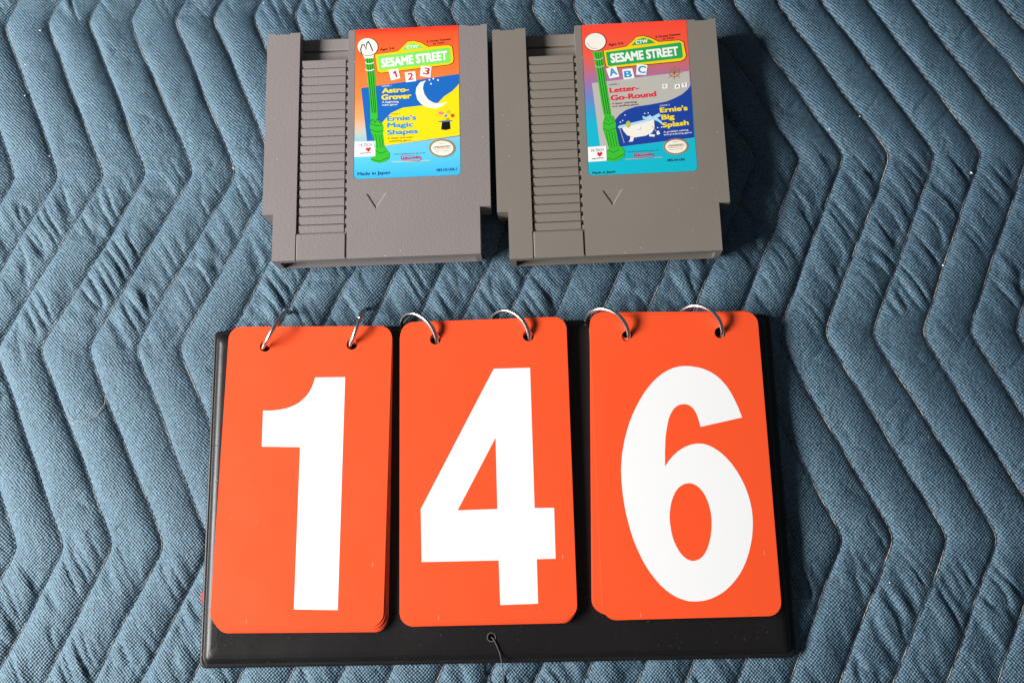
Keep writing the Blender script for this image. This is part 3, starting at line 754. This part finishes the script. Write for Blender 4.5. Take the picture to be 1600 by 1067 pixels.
def print_label(parent, items):
    texts = []
    for it in items:
        kind, name, col, lay = it[:4]; z = LZ + .01 + lay * DZ
        if kind == 'poly': v, f = flat_poly(it[4], z)
        elif kind == 'line': v, f = strip(it[5], it[4], z)
        elif kind == 'ell':
            c, a, b, teeth = it[4:]; n = teeth * 4 if teeth else 28; pts = []
            for k in range(n):
                t = 2 * math.pi * k / n; s = (1 if (k // 2) % 2 else .93) if teeth else 1
                pts.append((c[0] + s * (a[0] * math.cos(t) + b[0] * math.sin(t)), c[1] + s * (a[1] * math.cos(t) + b[1] * math.sin(t))))
            v, f = flat_poly(pts, z)
        else:
            cu = bpy.data.curves.new('text', 'FONT'); cu.body = it[4]; cu.resolution_u = 4
            o = bpy.data.objects.new('text', cu); COL.objects.link(o); texts.append((o, it, z)); continue
        v = [(min(max(p[0], .0001), .0561), min(max(p[1], .0001), .0864), p[2]) for p in v]
        link_obj(name, mesh_from(name, v, f), parent, [ink(col)])
    dg = bpy.context.evaluated_depsgraph_get()
    for o, it, z in texts:
        me = bpy.data.meshes.new_from_object(o.evaluated_get(dg)); bpy.data.objects.remove(o)
        me.materials.clear()
        (x0, y0), (x1, y1), cap, bold = it[5:]
        if bold:
            bv = [tuple(v.co) for v in me.vertices]; bf = [tuple(p.vertices) for p in me.polygons]; nv = []; nf = []
            for q, (dx, dy) in enumerate(((0, 0), (1, 1), (1, -1), (-1, 1), (-1, -1), (1, 0), (-1, 0))):
                o_ = len(nv); nv += [(x + dx * bold, y + dy * bold * .8, q) for x, y, _ in bv]; nf += [tuple(o_ + i for i in f) for f in bf]
            me = mesh_from('lettering', nv, nf)
        xs = [v.co.x for v in me.vertices]; lo, hi = min(xs), max(xs)
        sx = math.hypot(x1 - x0, y1 - y0) / (hi - lo); sy = cap / (CAP + 2 * bold); th = math.atan2(y1 - y0, x1 - x0)
        for v in me.vertices:
            a = (v.co.x - lo) * sx; b = (v.co.y + bold) * sy
            v.co = ((x0 + a * math.cos(th) - b * math.sin(th)) * MM, (y0 + a * math.sin(th) + b * math.cos(th)) * MM, (z + v.co.z * .0025) * MM)
        link_obj('lettering', me, parent, [ink(it[2])])

CH0, CH1 = -42.0, -15.5                              # grip channel
def cartridge(loc, rz, label, mat, paper, items):
    root = tag(empty('game_cartridge', loc, rz), label, 'cartridge', 'game cartridges on the blanket')
    T = 129.7
    out = [(-54.3, 0), (54.3, 0), (54.3, 25.6), (60, 25.6), (60, T), (56.6, T), (56.6, T - .7), (49, T - .7), (49, T),
           (-47.6, T), (-47.6, T - .7), (-55.6, T - .7), (-55.6, T), (-60, T), (-60, 25.6), (-54.3, 25.6)]
    v, f = prism([(0, inset(out, 1.6)), (2.2, inset(out, .35)), (8.2, out), (17, out)])
    cut = [prism([(13.6, rect(CH0, CH1, 14.2, 140)), (25, rect(CH0, CH1, 14.2, 140))]),
           prism([(8.6, rect(CH0 - .01, CH1 + .01, 113.8, 141)), (24, rect(CH0 - .01, CH1 + .01, 113.8, 141))]),
           prism([(2.8, rect(-51, 51.3, -3, 20)), (13.4, rect(-51, 51.3, -3, 20))]),
           prism([(16.75, rounded(-11.9, 44.7, 43.3, 145, 2.2, 5)), (22, rounded(-11.9, 44.7, 43.3, 145, 2.2, 5))]),
           
           prism([(15.6, rect(CH0 - .2, CH0 + .35, -2, 14.6)), (23, rect(CH0 - .2, CH0 + .35, -2, 14.6))]),
           prism([(15.6, rect(CH1 - .35, CH1 + .2, -2, 14.6)), (23, rect(CH1 - .35, CH1 + .2, -2, 14.6))])]
    me = carve(mesh_from('shell', v, f), cut, .38, 2, 30)
    tri = lambda d: inset([(-5.6, 35.5), (0, 26.2), (5.6, 35.5)], d)
    me = carve(me, [prism([(16.5, tri(.75)), (17.25, tri(-.3))])])
    link_obj('shell', me, root, [mat])
    # ribs of the grip: one sloped slab each, with a tab at both ends that bridges the side slots
    pitch = (113.6 - 14.6) / 20
    x0, x1 = CH0 + 1.3, CH1 - 1.5
    prof = [(.12, 13.5), (.12, 15.75), (.45, 16.0), (3.9, 16.5), (4.4, 16.4), (4.7, 15.9), (4.7, 13.5)]
    V = []; F = []
    def slab(xa, xb, pr):
        o = len(V); n = len(pr)
        V.extend([(x * MM, y * MM, z * MM) for x in (xa, xb) for y, z in pr])
        for i in range(n): j = (i + 1) % n; F.append((o + i, o + n + i, o + n + j, o + j))
        F.append(tuple(o + i for i in range(n))); F.append(tuple(o + n + i for i in range(n - 1, -1, -1)))
    slab(x0, x1, prof)
    tab = [(.12, 13.5), (.12, 15.6), (2.5, 15.9), (2.5, 13.5)]
    slab(CH0 + .02, x0 - .003, tab); slab(x1 + .003, CH1 - .02, tab)
    rib = fix_normals(mesh_from('rib', V, F)); rib.materials.append(mat)
    for k in range(20):
        o = link_obj('rib', rib, root); o.location = (0, (14.6 + k * pitch) * MM, 0)
    V.clear(); F.clear()
    slab(CH0 + .05, CH1 - .05, [(0, 8.5), (0, 9.6), (.6, 10.0), (6.4, 10.0), (7.0, 9.6), (7.0, 8.5)])
    step = fix_normals(mesh_from('grip_step', V, F)); step.materials.append(mat)
    for y in (114.2, 122.2):
        o = link_obj('grip_step', step, root); o.location = (0, y * MM, 0)
    # raised finger pad below the ribs
    pad = rounded(CH0 + .55, CH1 - .55, .55, 14.0, 1.4, 4, (0, 0, 1, 1))
    v, f = prism([(16.9, pad), (17.1, pad), (17.3, inset(pad, .25))])
    link_obj('finger_pad', mesh_from('finger_pad', v, f), root, [mat])
    lab = link_obj('picture_label', None or mesh_from('picture_label', *prism([(0, rounded(0, 56.2, 0, 86.3, 2.0, 5, (1, 1, 0, 0))), (LZ, rounded(0, 56.2, 0, 86.3, 2.0, 5, (1, 1, 0, 0)))])), root, [paper])
    lab.location = (-11.7 * MM, 43.5 * MM, 16.76 * MM)
    print_label(lab, items)
    return root

M_PLASTIC_A = plastic_material('grey_plastic', (.225, .198, .194), 1.0)
M_PLASTIC_B = plastic_material('olive_grey_plastic', (.196, .172, .148), .45)
PAPER_A = gradient_paper('sunrise_paper', [(0, (250, 52, 30)), (.05, (252, 88, 48)), (.22, (254, 112, 52)), (.45, (254, 136, 66)), (.60, (246, 170, 110)), (.70, (196, 200, 190)), (.78, (110, 200, 228)), (.87, (92, 202, 240)), (1, (60, 184, 234))])
PAPER_B = gradient_paper('dusk_paper', [(0, (250, 74, 52)), (.20, (244, 90, 66)), (.29, (204, 104, 108)), (.40, (152, 116, 170)), (.50, (104, 134, 200)), (.60, (48, 164, 208)), (.68, (24, 182, 208)), (1, (18, 184, 206))])

build_decks()
build_rings()
cartridge((-.0644, .0186, 0), .0036, 'purplish grey game cartridge, its label printed with 1 2 3 tiles', M_PLASTIC_A, PAPER_A, PRINT_123)
cartridge((.0590, .0157, 0), .0086, 'olive grey game cartridge, its label printed with A B C tiles', M_PLASTIC_B, PAPER_B, PRINT_ABC)

# ------------------------------------------------------------------ small bits
def quilt_z(x, y):
    yp = y - SHEAR * x
    u = np.interp(x, seam_x(yp), IDX)
    a = lambda q: np.array([float(q)])
    return float(settle(quilt_height(a(x), a(y), a(u), down_left(yp)), a(x), a(y))[0])
M_STRING, _, _ = new_mat('grey_string', (.10, .09, .095), .7, .3)
pts = [(-8.6, -171.6, 4.6), (-7.6, -172.4, 5.4), (-6.2, -175, 5.5), (-4.6, -179, 5.2), (-4.0, -182.4, 4.4), (-3.6, -186, 2.2)]
pts += [(x, y, quilt_z(x, y) + .5) for x, y in ((-3.4, -190), (-3.2, -196), (-4.5, -203), (-7, -209))]
v, f = tube([(x * MM, y * MM, z * MM) for x, y, z in pts], .00026, 6)
s = link_obj('loose_string', fix_normals(mesh_from('loose_string', v, f)), None, [M_STRING]); smooth(s.data)
tag(s, 'thin grey string hanging out of the small hole in the black board', 'string')
pts = [(-13.6, -184.5), (-13.8, -187), (-12.6, -190), (-10.2, -192.6), (-7.4, -194.6), (-4.6, -196.5)]
v, f = tube([(x * MM, y * MM, (quilt_z(x, y) + .6) * MM) for x, y in pts], .0003, 6)
M_CORD, _, _ = new_mat('dark_cord', (.03, .022, .028), .8, .2)
s = link_obj('loose_string', fix_normals(mesh_from('loose_string', v, f)), None, [M_CORD]); smooth(s.data)
tag(s, 'dark curled thread end lying on the blanket below the board', 'string')

v, f = prism([(.9, rounded(-153.5, -148, -152.5, -147.5, 1, 3)), (1.3, rounded(-153.5, -148, -152.5, -147.5, 1, 3))])
M_TAB, _, _ = new_mat('red_paper', (.6, .05, .03), .6, .3)
tag(link_obj('paper_tab', mesh_from('paper_tab', v, f), None, [M_TAB]), 'tiny red paper tab peeking out from under the black board', 'paper tab')

def lint():
    R = random.Random(5)
    spec = [('cream_lint', (.62, .55, .42)), ('brown_crumb', (.10, .03, .02)), ('white_lint', (.8, .8, .78))]
    spots = {'cream_lint': [(-269, 146), (-221, 187), (-147, 79), (-262, 167), (238, 71), (-146, 186), (-133, 178)],
             'brown_crumb': [(202, -150.5), (203.5, -153), (205, -146), (215, -166), (217, -166.5), (212, -166), (198, -151), (208, -149)], 'white_lint': [(178, 88), (186, -150), (-268, 127), (195, 95), (-170, 185), (250, 60), (-251, 90), (230, 10)]}
    for name, col in spec:
        V = []; F = []
        L = list(spots[name])
        for _ in range(26 if name != 'brown_crumb' else 8): L.append((R.uniform(-275, 270), R.uniform(-190, 180)))
        for n, (x, y) in enumerate(L):
            big = n < len(spots[name])
            r = (R.uniform(.5, 1.0) if big else R.uniform(.16, .34)) * (.8 if name == 'brown_crumb' else 1)
            if not big and (-158 < x < 142 and -188 < y < -8 or -130 < x < 124 and 10 < y < 152): continue
            z = quilt_z(x, y); a = R.uniform(0, 6.28); o = len(V)
            dx, dy = math.cos(a), math.sin(a); e = R.uniform(.3, .9)
            P = [(r, 0, 0), (0, r * e, 0), (-r, 0, .1), (0, -r * e, 0), (0, 0, r * .7), (0, 0, -.2)]
            V += [((x + px * dx - py * dy) * MM, (y + px * dy + py * dx) * MM, (z + .15 + pz) * MM) for px, py, pz in P]
            F += [tuple(o + q for q in t) for t in ((0, 1, 4), (1, 2, 4), (2, 3, 4), (3, 0, 4), (1, 0, 5), (2, 1, 5), (3, 2, 5), (0, 3, 5))]
        m, _, _ = new_mat(name, col, .8, .2)
        o = link_obj(name, mesh_from(name, V, F), None, [m]); o['kind'] = 'stuff'
        o['label'] = name.replace('_', ' ') + ' specks scattered over the quilted blanket'; o['category'] = 'lint'
lint()
M_HAIR, _, _ = new_mat('pale_hair', (.5, .42, .3), .5, .4)
hp = [(-231, -52), (-229, -56.5), (-224.5, -59.5), (-219, -60), (-213.5, -57), (-210, -51), (-209.5, -45)]
v, f = tube([(x * MM, y * MM, max(quilt_z(x, y), -1.2) * MM + .0006) for x, y in hp], .00010, 5)
tag(link_obj('hair', fix_normals(mesh_from('hair', v, f)), None, [M_HAIR]), 'fine pale curved hair lying on the blanket beside the board', 'hair')
